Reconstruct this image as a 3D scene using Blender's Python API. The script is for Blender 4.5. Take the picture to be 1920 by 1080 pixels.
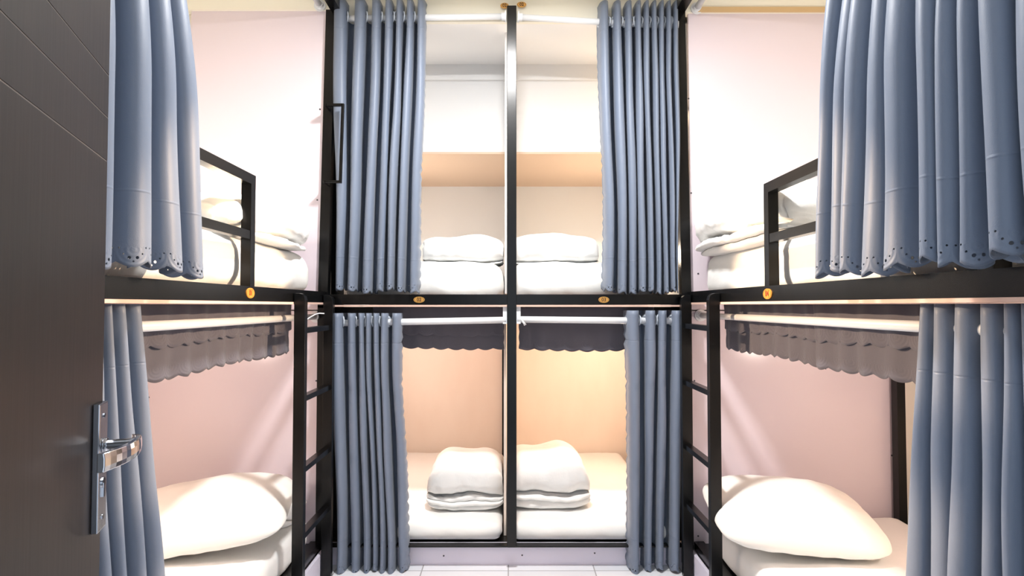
import bpy, bmesh, math, random
from mathutils import Vector, Matrix, noise
random.seed(7)
for _o in list(bpy.data.objects): bpy.data.objects.remove(_o)
SC = bpy.context.scene
COL = SC.collection

# ------------------------------------------------------------------ camera
F = 1120.0                      # focal length in pixels of a 1920 wide frame
VPX, HY = 953.0, 573.0          # where the depth lines meet
TILT = math.atan((HY - 540.0) / F)
H = 1.2256                      # lens height above the floor
cam = bpy.data.cameras.new('camera'); cam_o = bpy.data.objects.new('camera', cam); COL.objects.link(cam_o)
cam.sensor_width = 36.0; cam.lens = 36.0 * F / 1920.0
cam.shift_x = (960.0 - VPX) / 1920.0
cam.clip_start = 0.02
cam_o.location = (0, 0, H); cam_o.rotation_euler = (math.pi / 2 + TILT, 0, 0)
SC.camera = cam_o
SC.view_settings.view_transform = 'Standard'; SC.view_settings.look = 'None'
SC.view_settings.gamma = 1.0; SC.view_settings.use_curve_mapping = False
SC.view_settings.exposure = 0.22

# ------------------------------------------------------------------ world and lights
w = bpy.data.worlds.new('world'); SC.world = w; w.use_nodes = True
w.node_tree.nodes['Background'].inputs[0].default_value = (0.66, 0.82, 1.0, 1)
w.node_tree.nodes['Background'].inputs[1].default_value = 0.42

def lamp(name, kind, loc, power, color, size=0.1, rot=(0, 0, 0), size_y=None, spot=None, blend=0.5):
    l = bpy.data.lights.new(name, kind); l.energy = power; l.color = color
    if kind == 'AREA':
        l.size = size
        if size_y: l.shape = 'RECTANGLE'; l.size_y = size_y
    else: l.shadow_soft_size = size
    if kind == 'SPOT': l.spot_size = spot; l.spot_blend = blend
    o = bpy.data.objects.new(name, l); COL.objects.link(o); o.location = loc; o.rotation_euler = rot
    return o
def spot_at(loc, tgt, power, color, ang):
    o = lamp('reading_spot_light', 'SPOT', loc, power, color, 0.02, spot=math.radians(ang), blend=.35)
    o.rotation_euler = (Vector(tgt) - Vector(loc)).to_track_quat('-Z', 'Y').to_euler(); return o
COOL = (0.86, 0.93, 1.0); WARM = (1.0, 0.72, 0.46); WHITE = (1.0, 0.97, 0.93)
lamp('ceiling_lamp_light', 'AREA', (0.0, 1.95, H + 1.46), 50, (1.0, 0.985, 0.97), 0.16)
lamp('ceiling_lamp_light', 'AREA', (0.0, 0.75, H + 1.46), 5, COOL, 0.3)
lamp('doorway_daylight', 'AREA', (0.10, -0.45, H + 0.05), 5, COOL, 0.9, (math.radians(90), 0, 0), 1.9)
lamp('reading_and_fill_light', 'POINT', (-1.45, 2.15, H + 0.62), 6.5, (1.0, 0.88, 0.78), 0.035)
lamp('reading_and_fill_light', 'POINT', (1.50, 2.10, H + 0.72), 6.5, (1.0, 0.88, 0.78), 0.035)
spot_at((-1.45, 2.10, H + 0.66), (.94, 1.76, H - 0.12), 330, (1.0, 0.70, 0.44), 34)
spot_at((1.50, 2.05, H + 0.74), (-.94, 1.80, H - 0.12), 330, (1.0, 0.70, 0.44), 34)
lamp('reading_and_fill_light', 'POINT', (-1.60, 1.7, H - 0.25), 12.0, (1.0, 0.82, 0.72), 0.05)
lamp('reading_and_fill_light', 'POINT', (1.65, 1.6, H - 0.25), 12.0, (1.0, 0.82, 0.72), 0.05)
lamp('reading_and_fill_light', 'POINT', (-0.70, 3.5, H - 0.25), 9.5, (1, .86, .76), 0.05)
lamp('reading_and_fill_light', 'POINT', (0.70, 3.5, H - 0.25), 13.5, (1, .81, .63), 0.05)
lamp('reading_and_fill_light', 'POINT', (0.70, 3.12, H + 1.0), 2.2, WARM, 0.05)
lamp('reading_and_fill_light', 'POINT', (0.66, 3.55, H + 0.30), 5.0, (1, .80, .60), 0.05)  # unseen fill, added to warm the bulkhead underside and lighten the back wall
lamp('reading_and_fill_light', 'POINT', (-0.66, 3.55, H + 0.30), 4.5, (1, .84, .70), 0.05)  # matching added fill under the left half of the bulkhead
lamp('reading_and_fill_light', 'POINT', (-0.70, 3.15, H + 1.0), 0.8, (1.0, 0.88, 0.76), 0.05)

# ------------------------------------------------------------------ pixel helpers (to place real geometry at its real depth)
def P(px, py, d):
    dx = (px - VPX) / F; dy = (540.0 - py) / F
    c, s = math.cos(TILT), math.sin(TILT)
    k = d / (c - dy * s)
    return Vector((dx * k, d, H + (s + dy * c) * k))
def PXPLANE(px, py, x):                      # point on the plane x = const
    dx = (px - VPX) / F; dy = (540.0 - py) / F
    c, s = math.cos(TILT), math.sin(TILT)
    k = x / dx
    return Vector((x, (c - dy * s) * k, H + (s + dy * c) * k))

# ------------------------------------------------------------------ materials
def srgb(r, g, b):
    f = lambda v: (v / 255 / 12.92) if v / 255 <= 0.04045 else ((v / 255 + 0.055) / 1.055) ** 2.4
    return (f(r), f(g), f(b), 1)
def mat(name, col, rough=0.5, metal=0.0, spec=0.5, bump=None, var=None, coat=0.0, sheen=0.0):
    m = bpy.data.materials.new(name); m.use_nodes = True
    nt = m.node_tree; b = nt.nodes['Principled BSDF']
    b.inputs['Base Color'].default_value = col; b.inputs['Roughness'].default_value = rough
    b.inputs['Metallic'].default_value = metal; b.inputs['Specular IOR Level'].default_value = spec
    b.inputs['Coat Weight'].default_value = coat; b.inputs['Sheen Weight'].default_value = sheen
    tc = nt.nodes.new('ShaderNodeTexCoord')
    if var:                                   # (scale, other colour, amount, stretch)
        sc, c2, amt, st = var
        mp = nt.nodes.new('ShaderNodeMapping'); mp.inputs['Scale'].default_value = st
        nz = nt.nodes.new('ShaderNodeTexNoise'); nz.inputs['Scale'].default_value = sc; nz.inputs['Detail'].default_value = 6
        rp = nt.nodes.new('ShaderNodeMapRange'); rp.inputs[1].default_value = .35; rp.inputs[2].default_value = .7
        rp.inputs[4].default_value = amt
        mx = nt.nodes.new('ShaderNodeMix'); mx.data_type = 'RGBA'
        mx.inputs[6].default_value = col; mx.inputs[7].default_value = c2
        nt.links.new(tc.outputs['Object'], mp.inputs[0]); nt.links.new(mp.outputs[0], nz.inputs[0])
        nt.links.new(nz.outputs[0], rp.inputs[0]); nt.links.new(rp.outputs[0], mx.inputs[0]); nt.links.new(mx.outputs[2], b.inputs['Base Color'])
    if bump:                                  # (scale, strength, distance, stretch)
        sc, stg, dist, st = bump
        mp = nt.nodes.new('ShaderNodeMapping'); mp.inputs['Scale'].default_value = st
        nz = nt.nodes.new('ShaderNodeTexNoise'); nz.inputs['Scale'].default_value = sc; nz.inputs['Detail'].default_value = 5
        bp = nt.nodes.new('ShaderNodeBump'); bp.inputs['Strength'].default_value = stg; bp.inputs['Distance'].default_value = dist
        nt.links.new(tc.outputs['Object'], mp.inputs[0]); nt.links.new(mp.outputs[0], nz.inputs[0])
        nt.links.new(nz.outputs[0], bp.inputs['Height']); nt.links.new(bp.outputs[0], b.inputs['Normal'])
    return m

def fabric(name, col, lobe=0.065, rough=0.6, pierced=True):
    """cloth with broderie hem: uv x = metres along the cloth, uv y = metres above the hem"""
    m = bpy.data.materials.new(name); m.use_nodes = True
    nt = m.node_tree; N = nt.nodes; L = nt.links; b = N['Principled BSDF']; out = N['Material Output']
    b.inputs['Base Color'].default_value = col; b.inputs['Roughness'].default_value = rough
    b.inputs['Specular IOR Level'].default_value = 0.35; b.inputs['Sheen Weight'].default_value = 0.15
    uv = N.new('ShaderNodeUVMap'); uv.uv_map = 'cloth'
    sp = N.new('ShaderNodeSeparateXYZ'); L.new(uv.outputs[0], sp.inputs[0])
    def M(op, a, b_=None, c=None):
        n = N.new('ShaderNodeMath'); n.operation = op
        for i, v in enumerate((a, b_, c)):
            if v is None: continue
            if isinstance(v, (int, float)): n.inputs[i].default_value = v
            else: L.new(v, n.inputs[i])
        return n.outputs[0]
    U, V = sp.outputs[0], sp.outputs[1]
    p = M('SUBTRACT', M('FRACT', M('DIVIDE', U, lobe)), 0.5)
    q = M('DIVIDE', V, lobe)
    ap = M('ABSOLUTE', p)
    def dist(cx, cy, src=ap):
        return M('SQRT', M('ADD', M('POWER', M('SUBTRACT', src, cx), 2), M('POWER', M('SUBTRACT', q, cy), 2)))
    r = dist(0.0, 0.55)
    rings = M('MULTIPLY', M('SINE', M('MULTIPLY', r, 42.0)), M('LESS_THAN', q, 0.62))
    h1 = M('LESS_THAN', dist(0.11, 0.30), 0.050)
    h2 = M('LESS_THAN', dist(0.0, 0.18), 0.030)
    h3 = M('LESS_THAN', dist(0.27, 0.42), 0.030)
    h4 = M('LESS_THAN', dist(0.40, 0.62), 0.028)
    holes = M('MAXIMUM', M('MAXIMUM', h1, h2), M('MAXIMUM', h3, h4))
    vo = N.new('ShaderNodeTexVoronoi'); vo.inputs['Scale'].default_value = 210.0; L.new(uv.outputs[0], vo.inputs['Vector'])
    band = M('MULTIPLY', M('LESS_THAN', q, 0.95), M('GREATER_THAN', q, 0.45))
    stitch = M('MULTIPLY', band, M('LESS_THAN', vo.outputs['Distance'], 0.35))
    wv = N.new('ShaderNodeTexNoise'); wv.inputs['Scale'].default_value = 9.0; wv.inputs['Detail'].default_value = 4
    mpv = N.new('ShaderNodeMapping'); mpv.inputs['Scale'].default_value = (1, 0.35, 1); L.new(uv.outputs[0], mpv.inputs[0]); L.new(mpv.outputs[0], wv.inputs[0])
    fine = N.new('ShaderNodeTexNoise'); fine.inputs['Scale'].default_value = 600.0; L.new(uv.outputs[0], fine.inputs[0])
    ridge = lambda src, c, wd: M('MAXIMUM', 0.0, M('SUBTRACT', 1.0, M('DIVIDE', M('ABSOLUTE', M('SUBTRACT', src, c)), wd)))
    lines = 0.0
    if pierced:
        hd = N.new('ShaderNodeUVMap'); hd.uv_map = 'head'; sh = N.new('ShaderNodeSeparateXYZ'); L.new(hd.outputs[0], sh.inputs[0])
        lines = M('ADD', M('MULTIPLY', ridge(V, 0.158, .0035), 0.4), M('MULTIPLY', ridge(sh.outputs[1], 0.14, .003), -0.5))
    hgt = M('ADD', M('ADD', lines, 0.0), M('ADD', M('ADD', M('MULTIPLY', rings, 0.13), M('MULTIPLY', stitch, 0.7)), M('ADD', M('MULTIPLY', wv.outputs[0], 0.9), M('MULTIPLY', fine.outputs[0], 0.12))))
    bp = N.new('ShaderNodeBump'); bp.inputs['Strength'].default_value = 0.6; bp.inputs['Distance'].default_value = 0.003
    L.new(hgt, bp.inputs['Height']); L.new(bp.outputs[0], b.inputs['Normal'])
    tr = N.new('ShaderNodeBsdfTransparent'); ms = N.new('ShaderNodeMixShader')
    tl = N.new('ShaderNodeBsdfTranslucent'); tl.inputs[0].default_value = col
    m2 = N.new('ShaderNodeMixShader'); m2.inputs[0].default_value = 0.02
    L.new(b.outputs[0], m2.inputs[1]); L.new(tl.outputs[0], m2.inputs[2])
    if pierced: L.new(holes, ms.inputs[0])
    else: ms.inputs[0].default_value = 0.0
    L.new(m2.outputs[0], ms.inputs[1]); L.new(tr.outputs[0], ms.inputs[2])
    L.new(ms.outputs[0], out.inputs[0])
    return m

M_CURT = fabric('slate_curtain_cloth', srgb(113, 124, 143), rough=.45)
M_VAL = fabric('charcoal_valance_cloth', srgb(84, 82, 92), rough=0.75, pierced=False)
M_BLACK = mat('black_gloss_paint', srgb(8, 9, 11), 0.27, 0, 0.32, bump=(35, .12, .002, (1, 1, .3)), var=(60, srgb(18, 15, 12), .5, (1, 1, 1)))
M_WHITEM = mat('white_metal_rod', srgb(225, 228, 232), 0.35)
M_RING = mat('eyelet_plastic', srgb(200, 208, 218), 0.3)
M_SHEET = mat('white_cotton_sheet', srgb(238, 238, 236), 0.85, 0, 0.2, bump=(9, .35, .012, (1, 1, 1)), sheen=.1)
M_DUVET = mat('white_duvet_cotton', srgb(240, 240, 238), 0.85, 0, 0.2, bump=(16, .35, .012, (1, 1.6, 1)), sheen=.1)
M_PILLOW = mat('white_pillow_cotton', srgb(242, 240, 234), 0.85, 0, 0.2, bump=(12, .18, .010, (1, 1, 1)), sheen=.1)
M_PANEL = mat('pink_white_gloss_board', srgb(222, 210, 218), 0.17, 0, 0.5)
M_KICK = mat('lavender_white_board', srgb(226, 222, 238), 0.3, 0, 0.5)
M_WALL = mat('cream_wall_paint', srgb(236, 230, 218), 0.8, bump=(80, .08, .002, (1, 1, 1)))
M_WHITEW = mat('white_wall_paint', srgb(236, 236, 236), 0.7, bump=(60, .08, .002, (1, 1, 1)))
M_PLY = mat('pale_plywood_board', srgb(236, 224, 212), 0.6, var=(5, srgb(226, 210, 196), .5, (1, 1, .4)))
M_SOFFIT = mat('tan_painted_shade', srgb(216, 190, 166), .6)  # dim warm shade under the bulkhead, put into the base colour
M_CEIL = mat('cream_ceiling_paint', srgb(240, 236, 222), 0.8)
M_TANT = mat('tan_wood_trim', srgb(205, 175, 130), 0.5)
M_SCREW = mat('dark_screw', srgb(70, 70, 78), 0.4, 0.6)
M_BRASS = mat('brass_number_plate', srgb(212, 160, 84), 0.3, 0.35, bump=(70, .1, .001, (1, 1, 1)))
M_ORANGE = mat('orange_number_plate', srgb(226, 150, 60), 0.4, 0.0)
M_NUM = mat('dark_engraved_numeral', srgb(60, 36, 18), 0.5)
M_REDNUM = mat('red_brown_numeral', srgb(140, 40, 14), 0.5)
M_CHROME = mat('polished_chrome', srgb(200, 202, 208), 0.10, 1.0)
M_STEEL = mat('brushed_steel_plate', srgb(170, 172, 180), 0.22, 1.0, bump=(120, .1, .001, (1, 1, .1)))
M_BOARD = mat('reddish_bed_board', srgb(214, 182, 168), 0.5, 0, .5)
M_CABLE = mat('white_cable', srgb(225, 225, 228), 0.5)
def door_material():
    m = mat('dark_brown_wood', srgb(33, 25, 22), 0.42, 0, 0.35, bump=(30, .10, .002, (3, 3, .12)), var=(14, srgb(22, 17, 15), .9, (5, 5, .35)))
    return m
M_DOOR = door_material()
M_GROOVE = mat('pale_groove', srgb(120, 112, 106), 0.35)
def tile_material():
    m = bpy.data.materials.new('white_floor_tile'); m.use_nodes = True
    nt = m.node_tree; b = nt.nodes['Principled BSDF']; b.inputs['Roughness'].default_value = 0.18
    tc = nt.nodes.new('ShaderNodeTexCoord'); br = nt.nodes.new('ShaderNodeTexBrick')
    br.offset = 0.0; br.inputs['Color1'].default_value = srgb(238, 240, 245); br.inputs['Color2'].default_value = srgb(220, 224, 230)
    br.inputs['Mortar'].default_value = srgb(170, 170, 172); br.inputs['Scale'].default_value = 1.0
    br.inputs['Mortar Size'].default_value = 0.003; br.inputs['Brick Width'].default_value = 0.4; br.inputs['Row Height'].default_value = 0.4
    nt.links.new(tc.outputs['Object'], br.inputs[0]); nt.links.new(br.outputs[0], b.inputs['Base Color'])
    return m
M_TILE = tile_material()

# ------------------------------------------------------------------ mesh helpers
def obj(name, bm, m, parent=None, smooth=False, bevel=0.0):
    me = bpy.data.meshes.new(name)
    if bevel:
        bmesh.ops.bevel(bm, geom=[e for e in bm.edges if len(e.link_faces) == 2 and e.calc_face_angle(0) > .5], offset=bevel, segments=2, affect='EDGES', profile=.6)
    bm.normal_update(); bm.to_mesh(me); bm.free()
    for pl in me.polygons: pl.use_smooth = smooth
    me.materials.append(m)
    o = bpy.data.objects.new(name, me); COL.objects.link(o)
    if parent:
        o.parent = parent; o.matrix_parent_inverse = Matrix.Translation(-parent.location)
    return o
def thing(name, label, cat, loc, group=None):
    o = bpy.data.objects.new(name, None); COL.objects.link(o); o.location = loc; o.empty_display_size = .05
    o['label'] = label; o['category'] = cat
    if group: o['group'] = group
    return o
def tag(o, label, cat, group=None):
    o['label'] = label; o['category'] = cat
    if group: o['group'] = group
    return o
def struct(o, label=None):
    o['kind'] = 'structure'
    if label: o['label'] = label
    return o
def box(bm, x0, x1, y0, y1, z0, z1):
    vs = [bm.verts.new(p) for p in ((x0, y0, z0), (x1, y0, z0), (x1, y1, z0), (x0, y1, z0), (x0, y0, z1), (x1, y0, z1), (x1, y1, z1), (x0, y1, z1))]
    for f in ((3, 2, 1, 0), (4, 5, 6, 7), (0, 1, 5, 4), (1, 2, 6, 5), (2, 3, 7, 6), (3, 0, 4, 7)): bm.faces.new([vs[i] for i in f])
    return vs
def BX(*a):
    bm = bmesh.new(); box(bm, *a); return bm
def bar(bm, a, b, wx, wy, ux=None):
    """square tube from a to b; wx, wy section sizes; ux the direction of wx"""
    a, b = Vector(a), Vector(b); t = (b - a).normalized()
    ux = Vector(ux) if ux else (Vector((1, 0, 0)) if abs(t.x) < .9 else Vector((0, 1, 0)))
    ux = (ux - t * ux.dot(t)).normalized(); uy = t.cross(ux)
    vs = []
    for p in (a, b):
        for sx, sy in ((-1, -1), (1, -1), (1, 1), (-1, 1)): vs.append(bm.verts.new(p + ux * sx * wx / 2 + uy * sy * wy / 2))
    for f in ((3, 2, 1, 0), (4, 5, 6, 7), (0, 1, 5, 4), (1, 2, 6, 5), (2, 3, 7, 6), (3, 0, 4, 7)): bm.faces.new([vs[i] for i in f])
    bmesh.ops.recalc_face_normals(bm, faces=bm.faces[:])
def tube(bm, pts, r, seg=14, caps=True):
    pts = [Vector(p) for p in pts]; rings = []
    ref = Vector((0, 0, 1))
    for i, p in enumerate(pts):
        t = (pts[min(i + 1, len(pts) - 1)] - pts[max(i - 1, 0)]).normalized()
        if abs(t.dot(ref)) > .95: ref = Vector((1, 0, 0))
        ux = t.cross(ref).normalized(); uy = t.cross(ux)
        rr = r[i] if isinstance(r, (list, tuple)) else r
        rings.append([bm.verts.new(p + (ux * math.cos(2 * math.pi * k / seg) + uy * math.sin(2 * math.pi * k / seg)) * rr) for k in range(seg)])
    for a, b in zip(rings, rings[1:]):
        for k in range(seg): bm.faces.new((a[k], a[(k + 1) % seg], b[(k + 1) % seg], b[k]))
    if caps: bm.faces.new(rings[0][::-1]); bm.faces.new(rings[-1])
    bmesh.ops.recalc_face_normals(bm, faces=bm.faces[:])
def disc(bm, c, n, r, th, seg=20, rx=None):
    """short cylinder centre c, axis n"""
    c = Vector(c); n = Vector(n).normalized()
    ref = Vector((0, 0, 1)) if abs(n.z) < .9 else Vector((1, 0, 0))
    ux = n.cross(ref).normalized(); uy = ux.cross(n)
    rx = rx or r
    A = [bm.verts.new(c + ux * math.cos(2 * math.pi * k / seg) * rx + uy * math.sin(2 * math.pi * k / seg) * r) for k in range(seg)]
    B = [bm.verts.new(v.co + n * th) for v in A]
    for k in range(seg): bm.faces.new((A[k], A[(k + 1) % seg], B[(k + 1) % seg], B[k]))
    bm.faces.new(A[::-1]); bm.faces.new(B)
    bmesh.ops.recalc_face_normals(bm, faces=bm.faces[:])
def text_mesh(name, s, size, m, parent, loc, rot, ext=0.0006):
    cu = bpy.data.curves.new(name, 'FONT'); cu.body = s; cu.size = size; cu.extrude = ext
    cu.align_x = 'CENTER'; cu.align_y = 'CENTER'; cu.offset = size * 0.02
    t = bpy.data.objects.new('tmp', cu); COL.objects.link(t)
    dg = bpy.context.evaluated_depsgraph_get(); me = bpy.data.meshes.new_from_object(t.evaluated_get(dg))
    bpy.data.objects.remove(t); me.name = name
    me.transform(Matrix.Translation(Vector(loc)) @ rot.to_4x4())
    me.materials.clear(); me.materials.append(m)
    o = bpy.data.objects.new(name, me); COL.objects.link(o)
    o.parent = parent
    top = parent
    while top.parent: top = top.parent
    o.matrix_parent_inverse = Matrix.Translation(-top.location) if parent.parent is None else Matrix.Identity(4)
    return o
def sub(name, bm, m, parent, smooth=False, bevel=0.0):
    """child of a part: the part's own matrix is identity in world"""
    o = obj(name, bm, m, None, smooth, bevel); o.parent = parent; return o

def softbox(x0, x1, y0, y1, z0, z1, r=0.06, n=(30, 40, 10), bulge=0.012, wr=0.006, seed=0.0, top=None):
    """mattress: box with rounded edges, slightly swollen faces and wrinkles"""
    bm = bmesh.new(); cx, cy, cz = (x0 + x1) / 2, (y0 + y1) / 2, (z0 + z1) / 2
    hx, hy, hz = (x1 - x0) / 2, (y1 - y0) / 2, (z1 - z0) / 2
    r = min(r, hz * .98, hx * .98, hy * .98)
    bmesh.ops.create_cube(bm, size=2)
    def spl(axis, k):
        for i in range(1, k):
            c = -1 + 2 * i / k; p = [0, 0, 0]; p[axis] = c; q = [0, 0, 0]; q[axis] = 1
            bmesh.ops.bisect_plane(bm, geom=bm.verts[:] + bm.edges[:] + bm.faces[:], plane_co=p, plane_no=q)
    for a in range(3): spl(a, n[a])
    for v in bm.verts:
        c = v.co; 
        # concentrate samples near the edges
        g = [math.sin(c[i] * math.pi / 2) * .5 + c[i] * .5 for i in range(3)]
        p = Vector((g[0] * hx, g[1] * hy, g[2] * hz))
        inner = Vector((max(-hx + r, min(hx - r, p.x)), max(-hy + r, min(hy - r, p.y)), max(-hz + r, min(hz - r, p.z))))
        d = p - inner
        if d.length > 1e-6: p = inner + d.normalized() * r
        nn = d.normalized() if d.length > 1e-6 else Vector((0, 0, 1))
        bl = bulge * (1 - (p.x / hx) ** 2) * (1 - (p.y / hy) ** 2)
        if p.z > 0: p.z += bl
        q = Vector((p.x + cx, p.y + cy, p.z + cz))
        k = noise.noise(q * 7 + Vector((seed, 0, 0))) * wr + noise.noise(Vector((q.x * 24 + q.z * 30, q.y * 9, q.z * 16 + seed))) * wr * .45
        if c.z > -.95: q += nn * k
        if top: q = top(q, max(0, (q.z - z0) / (z1 - z0)))
        v.co = q
    return bm

def pillow(center, sx, sy, sz, rot, seed=0.0, n=44, sag=0.0, pinch=.1):
    bm = bmesh.new(); R = rot
    grid = {}
    for side in (1, -1):
        for i in range(n + 1):
            for j in range(n + 1):
                a, b = -1 + 2 * i / n, -1 + 2 * j / n
                edge = i in (0, n) or j in (0, n)
                if side == -1 and edge: grid[(side, i, j)] = grid[(1, i, j)]; continue
                a2, b2 = math.sin(a * math.pi / 2), math.sin(b * math.pi / 2)
                t = (max(0, 1 - abs(a2) ** 2.6) ** .55) * (max(0, 1 - abs(b2) ** 2.6) ** .55)
                x = a2 * sx * (1 - pinch * (1 - b2 * b2) * 0 - pinch * .55 * (1 - abs(b2) ** 2)) ; y = b2 * sy * (1 - pinch * .55 * (1 - abs(a2) ** 2))
                x = a2 * sx * (1 - .13 * b2 ** 6); y = b2 * sy * (1 - .13 * a2 ** 6)
                z = side * sz * t
                if side < 0: z *= .55
                q = Vector((x, y, z))
                k = noise.noise(Vector((x * 6 + seed, y * 6, side))) * .012 + noise.noise(Vector((x * 20 + seed, y * 20, side))) * .004
                ec = 1 - t
                k += math.sin((a2 * 9 if abs(b2) > abs(a2) else b2 * 9) * 2.2 + seed) * .004 * ec * (1 if not edge else 0)
                q.z += k * (t * .8 + .2) * (0 if edge else 1)
                grid[(side, i, j)] = bm.verts.new(Vector(center) + R @ q)
    for side in (1, -1):
        for i in range(n):
            for j in range(n):
                f = [grid[(side, i, j)], grid[(side, i + 1, j)], grid[(side, i + 1, j + 1)], grid[(side, i, j + 1)]]
                if side < 0: f = f[::-1]
                try: bm.faces.new(f)
                except ValueError: pass
    bmesh.ops.recalc_face_normals(bm, faces=bm.faces[:])
    return bm

def folded(center, width, depth, height, layers, rot=0.0, seed=0.0, dome=0.35, overhang=.02, nx=60, crease=.035, wave=.008, taper=.0):
    """folded duvet: a profile whose front shows stacked fold lips, swept sideways.
       local: x = width, y = depth (front = -y), z up from 0"""
    # profile points (y, z, creaseflag)
    prof = []
    hl = height * (1 - dome)
    def arc(cy, cz, ry, rz, a0, a1, k):
        for i in range(k + 1):
            a = a0 + (a1 - a0) * i / k; prof.append((cy + ry * math.cos(a), cz + rz * math.sin(a)))
    tot = sum(layers)
    z = 0.0; prof.append((depth * .40, 0.0)); prof.append((0, 0.0))
    for i, l in enumerate(layers[:-1]):
        h = hl * l / tot
        y0 = -depth / 2 + overhang * (1.2 - .9 * (i % 2))
        prof.append((y0 + crease, z + h * .02)); 
        arc(y0 + h * .5, z + h / 2, h * .5, h * .49, -math.pi / 2, -math.pi * 1.5, 8)
        prof.append((y0 + crease, z + h * .98)); z += h
    # top, large layer
    h = height - z
    y0 = -depth / 2
    prof.append((y0 + crease, z + .002))
    n = 26
    for i in range(n + 1):
        a = math.pi * 1.5 - math.pi * 1.5 * i / n * 1.0
        # superellipse from underside lip round over the top to the back
        c, s = math.cos(a), math.sin(a)
        e = .62
        yy = math.copysign(abs(c) ** e, c); zz = math.copysign(abs(s) ** e, s)
        if yy < 0: Y = y0 + h * .42 + yy * h * .42 if False else y0 + depth / 2 + yy * depth / 2
        else: Y = y0 + depth / 2 + yy * depth / 2
        Z = z + h / 2 + zz * h / 2 if s > 0 or c < 0 else (height / 2 + zz * height / 2)
        if i <= n * .33: Z = z + h * (.5 + zz * .5)
        prof.append((Y, Z))
        if a <= 0: break
    for k in range(6):
        a = -math.pi / 2 * (k + 1) / 6
        prof.append((depth * .5 * (abs(math.cos(a)) ** .7) * 1.0, (z + h / 2) * (1 - abs(math.sin(a)) ** .8)))
    m = len(prof)
    bm = bmesh.new(); rings = []
    ca, sa = math.cos(rot), math.sin(rot)
    for i in range(nx + 1):
        t = math.sin((-1 + 2 * i / nx) * math.pi / 2)
        s = max(.02, (1 - abs(t) ** 3.2)) ** (1 / 2.6)
        ring = []
        for j, (y, zz) in enumerate(prof):
            zc = height * .42
            up = zc + (zz - zc) * (.35 + .65 * s)
            if zz < zc: up = zz + (zc * .5 - zz) * (1 - s) * .7
            yy = y * (.72 + .28 * s)
            xx = t * width / 2 * (1 - taper * (zz / height) ** 2)
            q = Vector((xx, yy, up))
            q.z += wave * math.sin(xx / width * 9 + seed + zz * 14) * min(1, zz / height * 3) * .8
            q.z += noise.noise(Vector((xx * 7 + seed, yy * 7, zz * 7))) * .012 * min(1, zz / height * 3)
            q.z += noise.noise(Vector((xx * 26 + seed, seed, round(zz * 25)))) * .007 * min(1, zz / height * 4) * (1 if y < 0 and zz < height * .6 else .15)
            fr = noise.noise(Vector((xx * 22 + seed * 3, yy * 10, zz * 40))) * .009
            q.y += fr if y < 0 else 0
            q.x += noise.noise(Vector((zz * 30 + seed, yy * 14, t * 2))) * .008
            ring.append(bm.verts.new(Vector(center) + Vector((q.x * ca - q.y * sa, q.x * sa + q.y * ca, max(q.z, 0)))))
        rings.append(ring)
    for a, b in zip(rings, rings[1:]):
        for j in range(m): bm.faces.new((a[j], a[(j + 1) % m], b[(j + 1) % m], b[j]))
    bm.faces.new(rings[0][::-1]); bm.faces.new(rings[-1])
    bmesh.ops.recalc_face_normals(bm, faces=bm.faces[:])
    return bm

# ------------------------------------------------------------------ the setting
D = 2.80                        # plane of the bunk fronts at the far end
DB = 4.30                       # back wall of the end bunks
ZC = H + 1.50                   # ceiling
XW = 1.93
struct(obj('floor', BX(-XW, XW, .2, DB, -.05, 0), M_TILE), 'glossy white tiled floor between the bunks')
struct(obj('ceiling', BX(-XW, XW, .2, DB, ZC, ZC + .05), M_CEIL), 'cream painted ceiling')
struct(obj('wall_left', BX(-XW - .05, -XW, .2, DB, 0, ZC), M_WALL), 'cream side wall behind the left bunk')
struct(obj('wall_right', BX(XW, XW + .05, .2, DB, 0, ZC), M_WALL), 'cream side wall behind the right bunk')
struct(obj('wall_back', BX(-XW, XW, DB, DB + .05, 0, ZC), M_WHITEW), 'white back wall at the heads of the end bunks')
bm = BX(-XW, -.62, .12, .2, 0, ZC); box(bm, .80, XW, .12, .2, 0, ZC); box(bm, -.62, .80, .12, .2, 2.15, ZC)
struct(obj('wall_front', bm, M_WALL), 'cream wall around the open doorway')

# boards that close the side bunks at their far ends
def far_board(name, x0, x1, z0, z1, y=D + .015, label=''):
    return struct(obj(name, BX(x0, x1, y, y + .02, z0, z1), M_PANEL), label)
ztp = P(400, 18, D).z
pl = bmesh.new()
a = P(357, 12, D + .015); b_ = P(330, 560, D + .015)
xin = P(604, 560, D).x
pts = [(P(357, 0, D).x - .002, ztp), (P(330, 560, D).x, H - .02), (-.86, H - .02), (-.86, ztp)]
f0 = [pl.verts.new((x, D + .015, z)) for x, z in pts]; f1 = [pl.verts.new((x, D + .035, z)) for x, z in pts]
pl.faces.new(f0); pl.faces.new(f1[::-1])
for i in range(4): pl.faces.new((f0[i], f0[(i + 1) % 4], f1[(i + 1) % 4], f1[i]))
bmesh.ops.recalc_face_normals(pl, faces=pl.faces[:])
wl = struct(obj('wall_end_left', pl, M_PANEL), 'pale pink board at the far end of the upper left bunk')
wl2 = far_board('wall_end_left', -1.86, -.86, .0, H - .025, label='pale pink board at the far end of the lower left bunk')
wr1 = far_board('wall_end_right', .86, XW, H - .02, ztp - .012, label='pale pink board at the far end of the upper right bunk')
wr2 = far_board('wall_end_right', .86, P(1678, 800, D).x, .0, H - .025, label='pale pink board at the far end of the lower right bunk')
struct(obj('wall_end_right', BX(1.795, XW, D + .037, D + .055, 0, H - .02), M_WALL), 'cream strip of wall beyond the outer post of the lower right bunk')
struct(obj('wall_end_left', BX(-XW, -1.40, D + .052, D + .07, H - .02, ZC), M_WALL), 'cream strip of wall beside the upper left pink board')
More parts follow.
